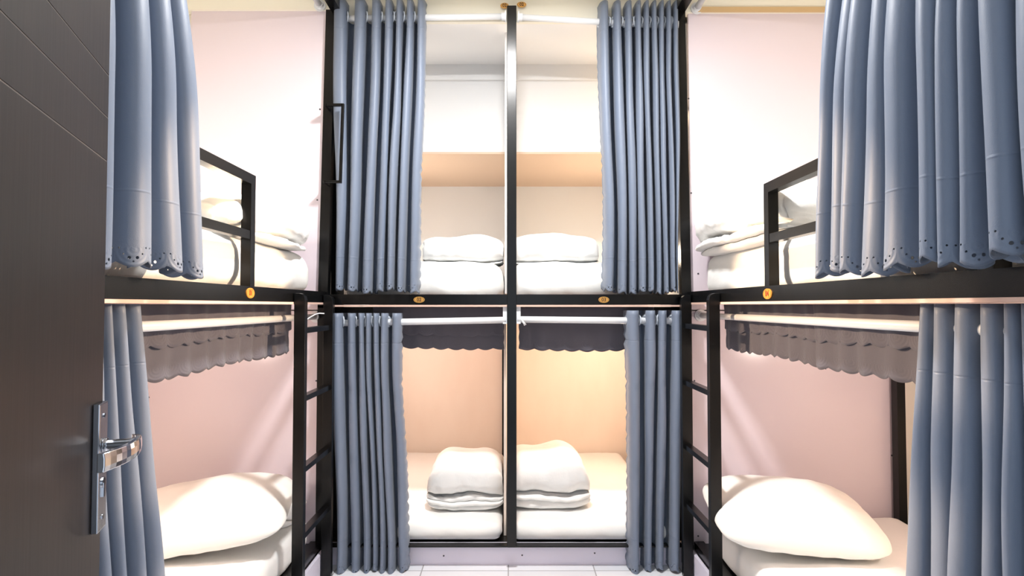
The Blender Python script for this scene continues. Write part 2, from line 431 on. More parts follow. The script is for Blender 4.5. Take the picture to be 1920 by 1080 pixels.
def screw(parent, px, py, d=D + .015, r=.004):
    bm = bmesh.new(); disc(bm, P(px, py, d), (0, -1, 0), r, .0015, 12); sub('screw', bm, M_SCREW, parent)
for p in ((600, 205), (595, 375), (384, 3)): screw(wl, *p)
for p in ((593, 714), (591, 1020), (279, 745)): screw(wl2, *p)
for p in ((1291, 185), (1296, 362), (1309, 513)): screw(wr1, *p)
for p in ((1302, 714), (1309, 1005), (1672, 854)): screw(wr2, *p)
# cream header over all the boards, with a thin wooden trim under it
zf = P(953, 38, D + .03).z
bm = BX(-.83, .83, D + .045, D + .07, zf, ZC); struct(obj('trim_1', bm, M_CEIL), 'cream header board above the end bunks')
bm = BX(-XW, -.83, D + .002, D + .05, ztp, ZC); box(bm, .83, XW, D + .002, D + .05, ztp - .012, ZC)
struct(obj('trim_2', bm, M_CEIL), 'cream header above the pink boards')
struct(obj('trim_3', BX(.90, XW, D - .008, D + .001, ztp - .014, ztp + .010), M_TANT), 'thin tan wooden strip above the right pink board')
struct(obj('ceiling_end', BX(-.86, .86, D + .07, DB, zf, zf + .03), M_WHITEW), 'lower ceiling inside the end bunks')
# bulkhead inside the upper end bunks
zb = P(900, 285, 3.374).z
struct(obj('wall_bulkhead', BX(-.86, .86, 3.374, DB, zb, zf), M_WHITEW), 'boxed white bulkhead above the heads of the end bunks')
struct(obj('trim_6', BX(-.86, .86, 3.372, DB, zb - .012, zb), M_SOFFIT), 'underside of the bulkhead with its warm shade painted tan')
struct(obj('trim_5', BX(-.86, .86, 3.355, 3.374, P(900, 150, 3.36).z, zf), M_WHITEW), 'shallow strip at the top of the bulkhead')
# plywood lining of the lower end bunks, and sides
struct(obj('wall_lining', BX(-.86, .86, DB - .015, DB, 0, H - .04), M_PLY), 'pale plywood back of the lower end bunks')
for sx in (-1, 1):
    x = sx * .875
    struct(obj('wall_side_lower', BX(x - .012, x + .012, D + .06, DB, 0, H - .03), M_PLY), 'plywood side of a lower end bunk')
    struct(obj('wall_side_upper', BX(x - .012, x + .012, D + .06, DB, H - .03, zf), M_WHITEW), 'white side of an upper end bunk')
struct(obj('wall_partition', BX(-.022, -.010, D + .16, DB, .10, H - .04), M_PLY), 'board between the two lower end bunks')
struct(obj('wall_partition', BX(-.017, -.006, D + .16, DB, H + .06, zf), M_WHITEW), 'board between the two upper end bunks')

# ------------------------------------------------------------------ number plates
def number_plate(parent, c, n, s, w_, h_, m, mn):
    bm = bmesh.new(); disc(bm, c, n, h_ / 2, .003, 28, w_ / 2)
    o = obj('number_plate', bm, m, parent)
    n = Vector(n).normalized(); up = Vector((0, 0, 1)); right = up.cross(n) * 1
    R = Matrix((right, up, n)).transposed()
    t = text_mesh('numeral', s, h_ * .78, mn, o, Vector(c) + n * .0034, R)
    t.matrix_parent_inverse = Matrix.Identity(4)
    bm = bmesh.new(); k = 32; vs = []
    for a in range(k):
        for rr in (.86, .80):
            an = 2 * math.pi * a / k
            vs.append(bm.verts.new(Vector(c) + n * .0034 + right * math.cos(an) * w_ / 2 * rr + up * math.sin(an) * h_ / 2 * rr))
    for a in range(k): bm.faces.new((vs[2 * a], vs[2 * a + 1], vs[(2 * a + 3) % (2 * k)], vs[(2 * a + 2) % (2 * k)]))
    sub('border_line', bm, mn, o)
    return o

# ------------------------------------------------------------------ end bunk frame (beds 02 and 03)
TW = .045
end_bunk = thing('bunk_bed', 'black metal double bunk frame across the far end, plates 02 and 03 on its beam', 'bunk bed', (0, D, 0), None)
zbt, zbb = P(800, 552, D).z, P(800, 571.5, D).z
xl0, xl1 = P(596, 540, D).x, P(613.5, 540, D).x
xr0, xr1 = P(1279, 540, D).x, P(1296, 540, D).x
YF = D + TW / 2
def post(parent, xa, za, xb, zb_, y=YF, w_=TW):
    bm = bmesh.new(); bar(bm, (xa, y, za), (xb, y, zb_), w_, TW, (1, 0, 0)); return obj('post', bm, M_BLACK, parent, bevel=.002)
xc = P(959.5, 540, D).x
post(end_bunk, xc, .105, xc, P(960, 10, D).z)
tl = P(620, 18, D); tr = P(1276, 18, D)
for (xa, t) in (((xl0 + xl1) / 2, tl), ((xr0 + xr1) / 2, tr)):
    bm = bmesh.new(); bar(bm, (xa, YF, .02), (xa, YF, H), TW, TW, (1, 0, 0)); bar(bm, (xa, YF, H - .01), (t.x, YF, t.z), TW, TW, (1, 0, 0))
    obj('post', bm, M_BLACK, end_bunk)
for (x0, x1) in ((xl1, xc - TW / 2), (xc + TW / 2, xr0)):
    obj('beam', BX(x0, x1, D + .001, D + TW, zbb, zbt), M_BLACK, end_bunk, bevel=.002)
    obj('base_board', BX(x0, x1, D - .003, DB - .02, zbb - .009, zbb - .001), M_BOARD, end_bunk)
    obj('under_rail', BX(x0, x1, D + .11, D + .14, zbb - .055, zbb - .010), M_BLACK, end_bunk)
    obj('base_rail', BX(x0, x1, D + .02, D + .06, .098, .105), M_BLACK, end_bunk)
    obj('slat_deck', BX(x0, x1, D + .06, DB - .02, .085, .098), M_BLACK, end_bunk)
for (x0, x1, z1) in ((-.86, -.80, zf), (.79, .86, zbb)):  # black strips added to darken the gaps between outer posts and curtains
    obj('added_dark_strip', BX(x0, x1, D + .095, D + .105, .1, z1), M_BLACK, end_bunk)
bm = bmesh.new(); bar(bm, P(943, 655, DB - .04), P(943, 862, DB - .04), .012, .012)
obj('back_corner_angle', bm, M_BLACK, end_bunk)
number_plate(end_bunk, P(786, 562, D), (0, -1, 0), '02', .052, .029, M_BRASS, M_NUM)
number_plate(end_bunk, P(1132, 562, D), (0, -1, 0), '03', .050, .029, M_BRASS, M_NUM)
number_plate(end_bunk, P(978, 9, D + .03), (0, -1, 0), '02', .046, .027, M_BRASS, M_NUM)
number_plate(end_bunk, P(946, 11, D + .03), (0, -1, 0), '02', .040, .027, M_BRASS, M_NUM)
kb = obj('kick_board', BX(xl1 - .02, xr0 + .02, D + .062, D + .08, .0, .100), M_KICK, end_bunk)
for p in ((832, 1042), (979, 1041), (1115, 1037)):
    bm = bmesh.new(); disc(bm, P(p[0], p[1], D + .062), (0, -1, 0), .004, .0015, 12); sub('screw', bm, M_SCREW, kb)
# grab handles welded to the outer posts
def grab(px0, px1, y0, y1, dd):
    bm = bmesh.new(); t = .013
    a0, a1, b0, b1 = P(px0, y0, dd), P(px1, y0, dd), P(px0 - 2, y1, dd), P(px1 - 5, y1, dd)
    if px1 < px0: b0, b1 = P(px0 + 2, y1, dd), P(px1 + 5, y1, dd)
    for q in (a0, b0):
        if dd < D: bar(bm, q + Vector((0, -.0065, 0)), (q.x, D + .001, q.z), t, t, (1, 0, 0))
    bar(bm, a0, a1, t, t, (0, 0, 1)); bar(bm, b0, b1, t, t, (0, 0, 1)); bar(bm, a1 + Vector((0, 0, t / 2)), b1 - Vector((0, 0, t / 2)), t, t, (1, 0, 0))
    obj('grab_handle', bm, M_BLACK, end_bunk, bevel=.002)
grab(611, 643, 197, 341, D - .062)
grab(1279, 1266, 204, 347, D + .085)

# ------------------------------------------------------------------ side bunks
def side_bunk(sgn, label):
    X = .85 if sgn < 0 else .84                      # aisle face
    t = thing('bunk_bed', label, 'bunk bed', (sgn * X, 1.8, 0))
    s = sgn
    def bx(name, xa, xb, y0, y1, z0, z1, m=M_BLACK, bev=.002, parent=t):
        x0, x1 = sorted((s * xa, s * xb)); return obj(name, BX(x0, x1, y0, y1, z0, z1), m, parent, bevel=bev)
    y0, y1 = .85, D - .002
    XO = 1.845
    zt, zbm = H + .064, H + .0145
    bx('side_rail', X, X + TW, y0, y1, zt - .0495, zt)
    bx('base_board', X - .003, XO, y0, y1, zbm - .009, zbm - .0005, M_BOARD, 0)
    bx('outer_rail', XO - .02, XO + TW - .02, y0, y1, zt - .0495, zt)
    bx('end_rail', X + TW, XO - .02, y0, y0 + TW, zt - .0495, zt)
    bx('post', X, X + TW, y0 - TW, y0, .0, H + 1.43)
    bx('post', XO - .02, XO + TW - .02, y0 - TW, y0, 0, H + 1.43)
    bx('post', XO - .060, XO - .023, D - .045, D - .003, 0, H + (1.38 if s < 0 else -.01))
    ztop = P(1276, 22, D).z
    xi = abs(P(1266, 22, D).x)
    bx('top_rail', xi, xi + .047, y0 - TW, y1, ztop, ztop + .045)
    bx('lower_rail', X + .02, X + .02 + TW, y0, y1, .100, .135)
    bx('slat_deck', X + .065, XO - .01, y0, y1, .100, .125, M_BLACK, 0)
    k = bx('kick_board', X + .0, X + .015, y0, D + .03, 0, .098, M_KICK, 0)
    # guard rail
    g = 2.0 if s < 0 else 1.956
    if s < 0: gt, gm = H + .436, H + .246
    else: gt, gm = H + .400, H + .230
    bm = bmesh.new(); e = s * (X + .0165)
    bar(bm, (e, g - .017, zt), (e, g - .017, gt), .033, .034, (1, 0, 0))
    bar(bm, (e, g - .034, gt - .0165), (e, 1.05, gt - .0165), .033, .033, (1, 0, 0))
    bar(bm, (e, g - .034, gm - .0125), (e, 1.05, gm - .0125), .030, .028, (1, 0, 0))
    bar(bm, (e, 1.05, zt), (e, 1.05, gt), .033, .034, (1, 0, 0))
    obj('guard_rail', bm, M_BLACK, t)
    # ladder
    yn, yf = 2.357, 2.73
    xa, xb = X - .005, X - .049
    def rail(yy):
        bm = bmesh.new(); ztl = H + .049
        prof = [(xa, 0.0), (xb, 0.0), (xb, ztl - .028), (xb + .004, ztl - .012), (xb + .014, ztl - .003), (xb + .026, ztl), (xa, ztl)]
        A = [bm.verts.new((s * x, yy, z)) for x, z in prof]; B = [bm.verts.new((s * x, yy + .030, z)) for x, z in prof]
        bm.faces.new(A); bm.faces.new(B[::-1])
        for i in range(len(A)): bm.faces.new((A[i], A[(i + 1) % len(A)], B[(i + 1) % len(A)], B[i]))
        bmesh.ops.recalc_face_normals(bm, faces=bm.faces[:]); return bm
    la = obj('ladder', rail(yn), M_BLACK, t, bevel=.0015)
    sub('ladder_rail', rail(yf), M_BLACK, la, bevel=.0015)
    for zz in ((-.100, -.372, -.655, -.918) if s < 0 else (-.092, -.350, -.640, -.900)):
        x0, x1 = sorted((s * (xa - .004), s * (xb + .010)))
        sub('rung', BX(x0, x1, yn + .03, yf, H + zz - .011, H + zz + .011), M_BLACK, la, bevel=.001)
    return t
bl = side_bunk(-1, 'black metal bunk frame along the left wall with ladder and orange plate 01')
br = side_bunk(1, 'black metal bunk frame along the right wall with ladder and plate 04')
c = PXPLANE(468.5, 549.5, -.85); number_plate(bl, c, (1, 0, 0), '01', .060, .034, M_ORANGE, M_REDNUM)
c = PXPLANE(1440, 551, .84); number_plate(br, c, (-1, 0, 0), '04', .062, .034, M_ORANGE, M_REDNUM)

# ------------------------------------------------------------------ mattresses and bedding
def mattress(label, *a, **k):
    o = obj('mattress', softbox(*a, **k), M_SHEET, None, smooth=True)
    # keep the base point of the thing at its own place
    return tag(o, label, 'mattress', None)
mattress('white sheeted mattress of the upper left bunk behind the guard rail', -1.80, -.905, .93, 2.765, H + .040, H + .245, r=.085, n=(22, 60, 12), seed=1, wr=.008)
mattress('white sheeted mattress of the upper right bunk behind the guard rail', .905, 1.80, .93, 2.765, H + .040, H + .235, r=.06, n=(22, 60, 12), seed=5, wr=.008)
mattress('white sheeted mattress of the lower left bunk beside the ladder', -1.79, -.908, .93, 2.755, .126, H - .955, r=.045, n=(22, 60, 12), seed=9, wr=.005)
mattress('white sheeted mattress of the lower right bunk beside the ladder', .908, 1.775, .93, 2.755, .126, H - .955, r=.045, n=(22, 60, 12), seed=13, wr=.005)
mattress('white mattress in the upper end bunk left of the centre post', -.80, -.026, D + .08, DB - .03, zbt - .035, P(900, 492, 2.93).z, r=.075, n=(40, 40, 12), seed=17, wr=.010)
mattress('white mattress in the upper end bunk right of the centre post', .012, .80, D + .08, DB - .03, zbt - .035, P(900, 492, 2.93).z, r=.075, n=(40, 40, 12), seed=21, wr=.010)
mattress('white mattress in the lower end bunk left of the centre post', -.80, -.028, D + .065, DB - .03, .105, H - 1.035, r=.058, n=(40, 40, 12), seed=25, wr=.006, bulge=.02)
mattress('white mattress in the lower end bunk right of the centre post', .012, .80, D + .065, DB - .03, .105, H - 1.035, r=.058, n=(40, 40, 12), seed=29, wr=.006, bulge=.02)

def duvet(label, *a, name='folded_duvet', cat='duvet', group=None, **k):
    return tag(obj(name, folded(*a, **k), M_DUVET, None, smooth=True), label, cat, group)
# lower end bunks
duvet('folded white duvet on the lower bed left of the centre post', (-.218, 3.20, H - 1.022), .385, .44, .245, (1.0, .8, 1.1, 2), seed=.5, dome=.50, taper=.06)
duvet('folded white duvet on the lower bed right of the centre post', (.205, 3.22, H - 1.020), .42, .46, .265, (1.7, .8, 2), seed=2.4, dome=.52, wave=.014, taper=.10)
# upper end bunks
zt_u = P(900, 492, 2.93).z - .002
duvet('folded white duvet on the upper end bed left of the centre post', (-.226, 3.10, zt_u - .008), .40, .36, .155, (1, 2.5), seed=4.1, dome=.86, wave=.003)
duvet('folded white duvet on the upper end bed right of the centre post', (.225, 3.10, zt_u - .008), .45, .36, .16, (1, 2.5), seed=6.3, dome=.86, wave=.003)
# upper side bunks: fold lips face the aisle
duvet('folded white duvet on the upper left bunk behind the guard rail', (-1.17, 2.29, H + .236), .84, .62, .150, (1.1, 2), rot=math.radians(90), seed=7.7, dome=.55, overhang=.01, wave=.012)
duvet('puffy folded white duvet at the far end of the upper right bunk', (1.17, 2.36, H + .215), .84, .70, .235, (1.1, 1.1, 2), rot=math.radians(-90), seed=9.2, dome=.52, overhang=.03, wave=.008)
# lower side bunks
zl = H - .955
R = lambda x, y, z: (Matrix.Rotation(z, 3, 'Z') @ Matrix.Rotation(y, 3, 'Y') @ Matrix.Rotation(x, 3, 'X'))
pl_l = tag(obj('pillow', pillow((-1.215, 2.41, zl + .112), .335, .235, .115, R(math.radians(12), math.radians(-6), math.radians(10)), 3.0), M_PILLOW, None, smooth=True), 'plump white pillow on the lower left bunk beside the ladder', 'pillow')
pl_r = tag(obj('pillow', pillow((1.125, 2.41, zl + .112), .315, .235, .115, R(math.radians(12), math.radians(4), math.radians(-4)), 8.0), M_PILLOW, None, smooth=True), 'plump white pillow on the lower right bunk beside the ladder', 'pillow')
duvet('folded white duvet tucked behind the pillow of the lower left bunk', (-1.05, 2.665, zl), .17, .28, .13, (1, 1.4), rot=math.radians(80), seed=11, dome=.5)
duvet('folded white duvet tucked behind the pillow of the lower right bunk', (1.05, 2.665, zl), .17, .28, .17, (1, 1.4), rot=math.radians(-80), seed=12.5, dome=.5)

# ------------------------------------------------------------------ rods
def rod(label, a, b, r=.0135, flange_a=True, flange_b=True, group=None):
    a, b = Vector(a), Vector(b)
    t = thing('curtain_rod', label, 'curtain rod', a, group)
    bm = bmesh.new(); tube(bm, [a, b], r, 18); obj('rod', bm, M_WHITEM, t, smooth=False)
    for p in t.children: 
        for f in p.data.polygons: f.use_smooth = len(f.vertices) == 4
    d = (b - a).normalized()
    for fl, p, n in ((flange_a, a, d), (flange_b, b, -d)):
        if fl:
            bm = bmesh.new(); disc(bm, p, n, .028, .006, 24); disc(bm, p + n * .006, n, .0185, .016, 24); obj('end_flange', bm, M_WHITEM, t)
    return t
RY = D + .022
def pr(px, py, d=RY): return P(px, py, d)
zru = P(800, 32, RY).z
a, b = pr(634, 35), pr(949, 31); rod('white rod across the upper end bunk left of the centre post', a, b, .0145)
a, b = pr(971, 32), pr(1270, 50); rod('white rod across the upper end bunk right of the centre post', a, b, .0145)
def bracketed(label, a, b, px):
    t = rod(label, a, b, .0155, True, False)
    bm = BX(P(px - 4, 590, RY).x, P(px + 4, 590, RY).x, RY - .012, RY + .012, P(px, 607, RY).z, zbb - .009)
    obj('bracket', bm, M_WHITEM, t, bevel=.001)
    return t
bracketed('white rod across the lower end bunk left of the centre post', pr(622, 606), pr(949, 600), 947)
bracketed('white rod across the lower end bunk right of the centre post', pr(1272, 602), pr(970, 599), 972)
rod('white rod under the left bunk beam beside the ladder', (-.905, D + .014, H - .052), (-.905, .86, H - .052), .0135)
rod('white rod under the right bunk beam beside the ladder', (.905, D + .014, H - .046), (.905, .86, H - .046), .0130)
rod('white rod high over the upper left bunk', (-.895, D + .001, H + 1.425), (-.895, .86, H + 1.425), .0145)
rod('white rod high over the upper right bunk', (.895, D + .001, H + 1.412), (.895, .86, H + 1.412), .0145)
# cable at the left ladder
bm = bmesh.new(); pts = [P(571, 602, 2.50), P(580, 596, 2.6), P(590, 590, 2.68), P(598, 587.5, 2.71), P(608, 588, 2.72)]
tube(bm, pts, .003, 8); tag(obj('cable', bm, M_CABLE, None, smooth=True), 'thin white cable crossing behind the left ladder top', 'cable')
bm = bmesh.new(); c0 = P(978, 600, D - .0)
tube(bm, [c0, c0 + Vector((.010, -.006, -.010)), c0 + Vector((.020, -.006, -.022)), c0 + Vector((.014, -.008, -.026)), c0 + Vector((.004, -.004, -.004))], .003, 8)
tag(obj('string_tie', bm, M_CABLE, None, smooth=True), 'small white string knotted on the lower rod at the centre post', 'string')

# ------------------------------------------------------------------ curtains
LOBE = .065
def curtain(label, axis, plane, tops, bots, z_top, z_bot, rod_z, amp=.050, amp_b=None, b=.125, cw=.05, lean=(0, 0), edge_scallop=None, view=-1,
            seed=0.0, rows=64, per=44, group=None, name='curtain', cat='curtain', eyelets=True, skip=None, M_=None, mid=None, pad=(0.5, 0.5), hem_slope=0.0, scal=.013):
    """tops/bots: positions of the fold crests along the rod at the top and bottom.
       axis 'x': cloth hangs across x at y=plane; axis 'y': along y at x=plane. view = sign of the direction the crests face."""
    n = len(tops); amp_b = amp_b or amp * 1.1
    M_ = M_ or M_CURT
    def crest(u, v):
        # piecewise linear position of phase u at height fraction v (0 top, 1 bottom)
        def at(l, u):
            if n == 1: return l[0] + u * .08
            if u <= 0: return l[0] + u * (l[1] - l[0])
            if u >= n - 1: return l[-1] + (u - n + 1) * (l[-1] - l[-2])
            i = int(u); return l[i] + (u - i) * (l[i + 1] - l[i])
        e = v * v * (3 - 2 * v) if mid is None else v ** mid
        return at(tops, u) * (1 - e) + at(bots, u) * e
    u0, u1 = -pad[0], n - 1 + pad[1]
    cols = int((u1 - u0) * per) + 1
    ra = [random.Random(int(seed * 100) + i).uniform(.75, 1.2) for i in range(2 * n + 4)]
    def pos(u, v):
        k = int(math.floor((u + 1) * 2 + .5)); k = max(0, min(len(ra) - 1, k))
        A = (amp * (1 - v) + amp_b * v) * (1 + (ra[k] - 1) * min(1, v * 3) )
        ph = 2 * math.pi * u
        pitch = abs(crest(u + .5, v) - crest(u - .5, v))
        s = crest(u, v)
        sg = 1 if (tops[-1] > tops[0] or n == 1) else -1
        s += sg * b * pitch * math.sin(2 * ph) * (.6 + .4 * math.sin(v * 3.1))
        s += sg * cw * pitch * math.sin(ph)
        s += noise.noise(Vector((u * 1.3 + seed, v * 2.2, 1))) * .012 * min(1, v * 4)
        wv = A * math.cos(ph) + noise.noise(Vector((u * 2.1 + seed, v * 3.0, 5))) * .008 * min(1, v * 4)
        return s, wv + lean[1] * (lambda q: q * q * (3 - 2 * q))(min(1, v / .72))
    us = [u0 + (u1 - u0) * i / (cols - 1) for i in range(cols)]
    # arc length along the hem
    arc = [0.0]
    for i in range(1, cols):
        a, c = pos(us[i - 1], 1), pos(us[i], 1); arc.append(arc[-1] + math.hypot(a[0] - c[0], a[1] - c[1]))
    bm = bmesh.new(); uvl = bm.loops.layers.uv.new('cloth'); uvh = bm.loops.layers.uv.new('head'); grid = []; info = {}
    for j in range(rows + 1):
        v = (j / rows); v = 1 - (1 - v) ** 1.25
        row = []
        for i, u in enumerate(us):
            s, wv = pos(u, v)
            zb_ = z_bot + hem_slope * (s - bots[0]) + .008 * math.sin(u * 1.7 + seed)
            z = z_top + (zb_ - z_top) * v
            z -= scal * abs(math.sin(math.pi * arc[i] / LOBE)) * max(0, (v - .93) / .07)
            if edge_scallop is not None:
                ei = i if edge_scallop == 0 else cols - 1 - i
                if ei < 14:
                    out = (.010 * abs(math.sin(math.pi * (z - z_bot) / .05)) ** .6) * (1 - ei / 14)
                    s += (-out if (s < crest((u0 + u1) / 2, v)) else out)
            p = (s, plane + view * wv, z) if axis == 'x' else (plane + view * wv, s, z)
            vv = bm.verts.new(p); row.append(vv); info[vv] = (arc[i], z - zb_ + scal)
        grid.append(row)
    for j in range(rows):
        for i in range(cols - 1):
            f = bm.faces.new((grid[j][i], grid[j][i + 1], grid[j + 1][i + 1], grid[j + 1][i]))
            for l in f.loops: l[uvl].uv = info[l.vert]; l[uvh].uv = (info[l.vert][0], z_top - l.vert.co.z)
    t = thing(name, label, cat, (0, 0, 0), group)
    base = (tops[0], plane, z_bot) if axis == 'x' else (plane, tops[0], z_bot)
    t.location = base
    o = obj('cloth', bm, M_, t, smooth=True)
    md = o.modifiers.new('thickness', 'SOLIDIFY'); md.thickness = .0016; md.offset = 0
    if eyelets:
        proto = None; v = (z_top - rod_z) / (z_top - z_bot)
        k = math.ceil((u0 + .02 - .25) / .5)
        while .25 + .5 * k <= u1 - .1:
            u = .25 + .5 * k; k += 1
            if skip is not None and k % 2 == skip: continue
            s, wv = pos(u, v); s2, w2 = pos(u + .03, v)
            tang = Vector((s2 - s, view * (w2 - wv), 0)) if axis == 'x' else Vector((view * (w2 - wv), s2 - s, 0))
            nrm = Vector((tang.y, -tang.x, 0)).normalized()
            wl_ = view * wv
            if axis == 'x':
                if nrm.y > 0: nrm = -nrm
                nrm = (nrm + Vector((0, -.45, 0))).normalized(); wl_ += view * .004
            c = Vector((s, plane + wl_, rod_z)) if axis == 'x' else Vector((plane + wl_, s, rod_z))
            if proto is None:
                bme = bmesh.new(); K, Q = 24, 8; rr = []
                for a in range(K):
                    an = 2 * math.pi * a / K; ring = []
                    for q in range(Q):
                        qa = 2 * math.pi * q / Q; R_ = .0215 + .0055 * math.cos(qa)
                        ring.append(bme.verts.new((R_ * math.cos(an), R_ * math.sin(an), .0032 * math.sin(qa))))
                    rr.append(ring)
                for a in range(K):
                    for q in range(Q): bme.faces.new((rr[a][q], rr[(a + 1) % K][q], rr[(a + 1) % K][(q + 1) % Q], rr[a][(q + 1) % Q]))
                bmesh.ops.recalc_face_normals(bme, faces=bme.faces[:])
                proto = obj('eyelet', bme, M_RING, t, smooth=True); e = proto
            else: e = proto.copy(); COL.objects.link(e); e.parent = t
            e.matrix_parent_inverse = Matrix.Translation(-Vector(base))
            e.rotation_mode = 'QUATERNION'; e.rotation_quaternion = nrm.to_track_quat('Z', 'Y'); e.location = c
    return t
def xs(l, py, d=RY): return [P(p, py, d).x for p in l]
def ys(l, py, x): return [PXPLANE(p, py, x).y for p in l]

# end bunk, upper left: six crests, its open edge at the right
curtain('slate blue eyelet curtain of the upper end bunk left of the centre post', 'x', RY,
        xs([640, 678, 708, 731, 751, 770, 790], 50), xs([640, 664, 690, 716, 734, 752, 777], 530), P(700, 6, RY).z, P(700, 543, RY).z, P(700, 33, RY).z,
        edge_scallop=1, seed=1.0, pad=(.35, .30))
curtain('slate blue eyelet curtain of the upper end bunk right of the centre post', 'x', RY,
        xs([1132, 1156, 1177, 1195, 1210, 1224, 1238, 1251, 1264], 50), xs([1142, 1166, 1187, 1205, 1219, 1233, 1246, 1258, 1268], 530), P(1200, 10, RY).z, P(1200, 545, RY).z, P(1200, 42, RY).z,
        edge_scallop=0, seed=2.0, pad=(.38, .2))
curtain('slate blue eyelet curtain of the lower end bunk left of the centre post', 'x', RY,
        xs([636, 662, 680, 693, 707, 722, 744], 600), xs([644, 670, 693, 706, 720, 735, 757], 1050), P(700, 587, RY).z, P(700, 1064, RY).z, P(700, 603, RY).z,
        edge_scallop=1, seed=3.0, pad=(.22, .30))
curtain('slate blue eyelet curtain of the lower end bunk right of the centre post', 'x', RY,
        xs([1186, 1219, 1240, 1266], 600), xs([1188, 1216, 1234, 1262], 1050), P(1200, 582, RY).z, P(1200, 1060, RY).z, P(1200, 600, RY).z,
        edge_scallop=0, seed=4.0, pad=(.38, .15))
# side bunks
XU = .885
ytop = ys([335, 300, 262, 215], 10, -XU)
curtain('blue eyelet curtain gathered on the upper left bunk beside the open door', 'y', -XU,
        [1.315, 1.262, 1.205, 1.12, 1.05], [1.485, 1.385, 1.25, 1.13, 1.03], H + 1.46, H + .086, H + 1.425,
        amp=.042, amp_b=.040, lean=(0, .085), view=1, seed=5.0, pad=(.40, .4), b=.12, rows=80, mid=1.0)
curtain('wide blue eyelet curtain gathered on the upper right bunk above the dark rail', 'y', XU,
        [1.382, 1.323, 1.258, 1.191, 1.139, 1.077, 1.032, .985, .942, .89], [1.480, 1.419, 1.356, 1.291, 1.204, 1.092, 1.049, 1.014, .940, .87], H + 1.45, H + .083, H + 1.412,
        amp=.040, amp_b=.040, lean=(0, .085), view=-1, seed=6.0, pad=(.28, .45), b=.12, rows=80, mid=1.0)
curtain('blue eyelet curtain of the lower left bunk behind the door handle', 'y', -.905,
        [1.407, 1.351, 1.307, 1.275, 1.24, 1.20], [1.585, 1.50, 1.44, 1.385, 1.33, 1.29], H + .004, .03, H - .052,
        amp=.036, view=1, seed=7.0, pad=(.30, .3), b=.13, mid=1.0, skip=1)
curtain('blue eyelet curtain of the lower right bunk nearest the camera', 'y', .905,
        [1.257, 1.216, 1.157, 1.094, 1.044, 1.010, .975], [1.370, 1.265, 1.195, 1.124, 1.061, 1.02, .98], H + .004, .03, H - .046,
        amp=.036, view=-1, seed=8.0, pad=(.22, .3), b=.13, mid=1.0, skip=1)

# ------------------------------------------------------------------ valances
def valance(label, axis, plane, s0, s1, z_top, z_bot, layers, view, seed, amp=.005, pitch=.11):
    t = thing('valance', label, 'valance', (s0, plane, z_top) if axis == 'x' else (plane, s0, z_top))
    base = t.location.copy()
    for li, zb_ in enumerate(layers):
        off = -li * .007
        bm = bmesh.new(); uvl = bm.loops.layers.uv.new('cloth'); info = {}; grid = []
        L = abs(s1 - s0); cols = int(L / .0045); rows = 24
        for j in range(rows + 1):
            v = j / rows; row = []
            for i in range(cols + 1):
                a = L * i / cols; s = s0 + (s1 - s0) * i / cols
                wv = amp * math.sin(a / pitch * 6.28 + seed + li) + noise.noise(Vector((a * 7 + seed, v * 1.5, li))) * .008 + noise.noise(Vector((a * 25 + seed, v, li))) * .003
                wv *= .35 + .65 * v
                zz = z_top + (zb_ - z_top) * v + .004 * math.sin(a * 9 + seed) * v
                zz -= .009 * abs(math.sin(math.pi * a / LOBE * .9)) * max(0, (v - .9) / .1)
                if i < 3 or i > cols - 3:
                    s += (.004 * abs(math.sin(zz * 60))) * (1 if i > 3 else -1) * (1 if s1 > s0 else -1)
                p = (s, plane + view * (wv + off), zz) if axis == 'x' else (plane + view * (wv + off), s, zz)
                vv = bm.verts.new(p); row.append(vv); info[vv] = (a * .9, (zz - zb_) * 1.1 + .009)
            grid.append(row)
        for j in range(rows):
            for i in range(cols):
                f = bm.faces.new((grid[j][i], grid[j][i + 1], grid[j + 1][i + 1], grid[j + 1][i]))
                for l in f.loops: l[uvl].uv = info[l.vert]
        o = obj('scalloped_layer', bm, M_VAL, t, smooth=True)
        md = o.modifiers.new('thickness', 'SOLIDIFY'); md.thickness = .0014; md.offset = 0
    return t
YV = D + .085
valance('charcoal scalloped valance under the end bunk beam, left of the centre post', 'x', YV, P(700, 600, YV).x, P(944, 600, YV).x, zbb - .010, P(850, 655, YV).z, [P(850, 627, YV).z, P(850, 652, YV).z], -1, .5)
valance('charcoal scalloped valance under the end bunk beam, right of the centre post', 'x', YV, P(974, 600, YV).x, P(1225, 600, YV).x, zbb - .010, P(850, 655, YV).z, [P(1050, 655, YV).z], -1, 1.7)
valance('long charcoal scalloped valance under the left bunk beam', 'y', -.945, 2.60, 1.0, H + .004, 0, [H - .105, H - .197], 1, 2.9)
valance('charcoal scalloped valance under the right bunk beam, ladder end', 'y', .948, 2.62, 1.80, H + .004, 0, [H - .100, H - .180], -1, 3.3)
valance('charcoal scalloped valance under the right bunk beam, overlapping the ladder end one', 'y', .938, 1.84, .95, H + .004, 0, [H - .100, H - .180], -1, 4.6)

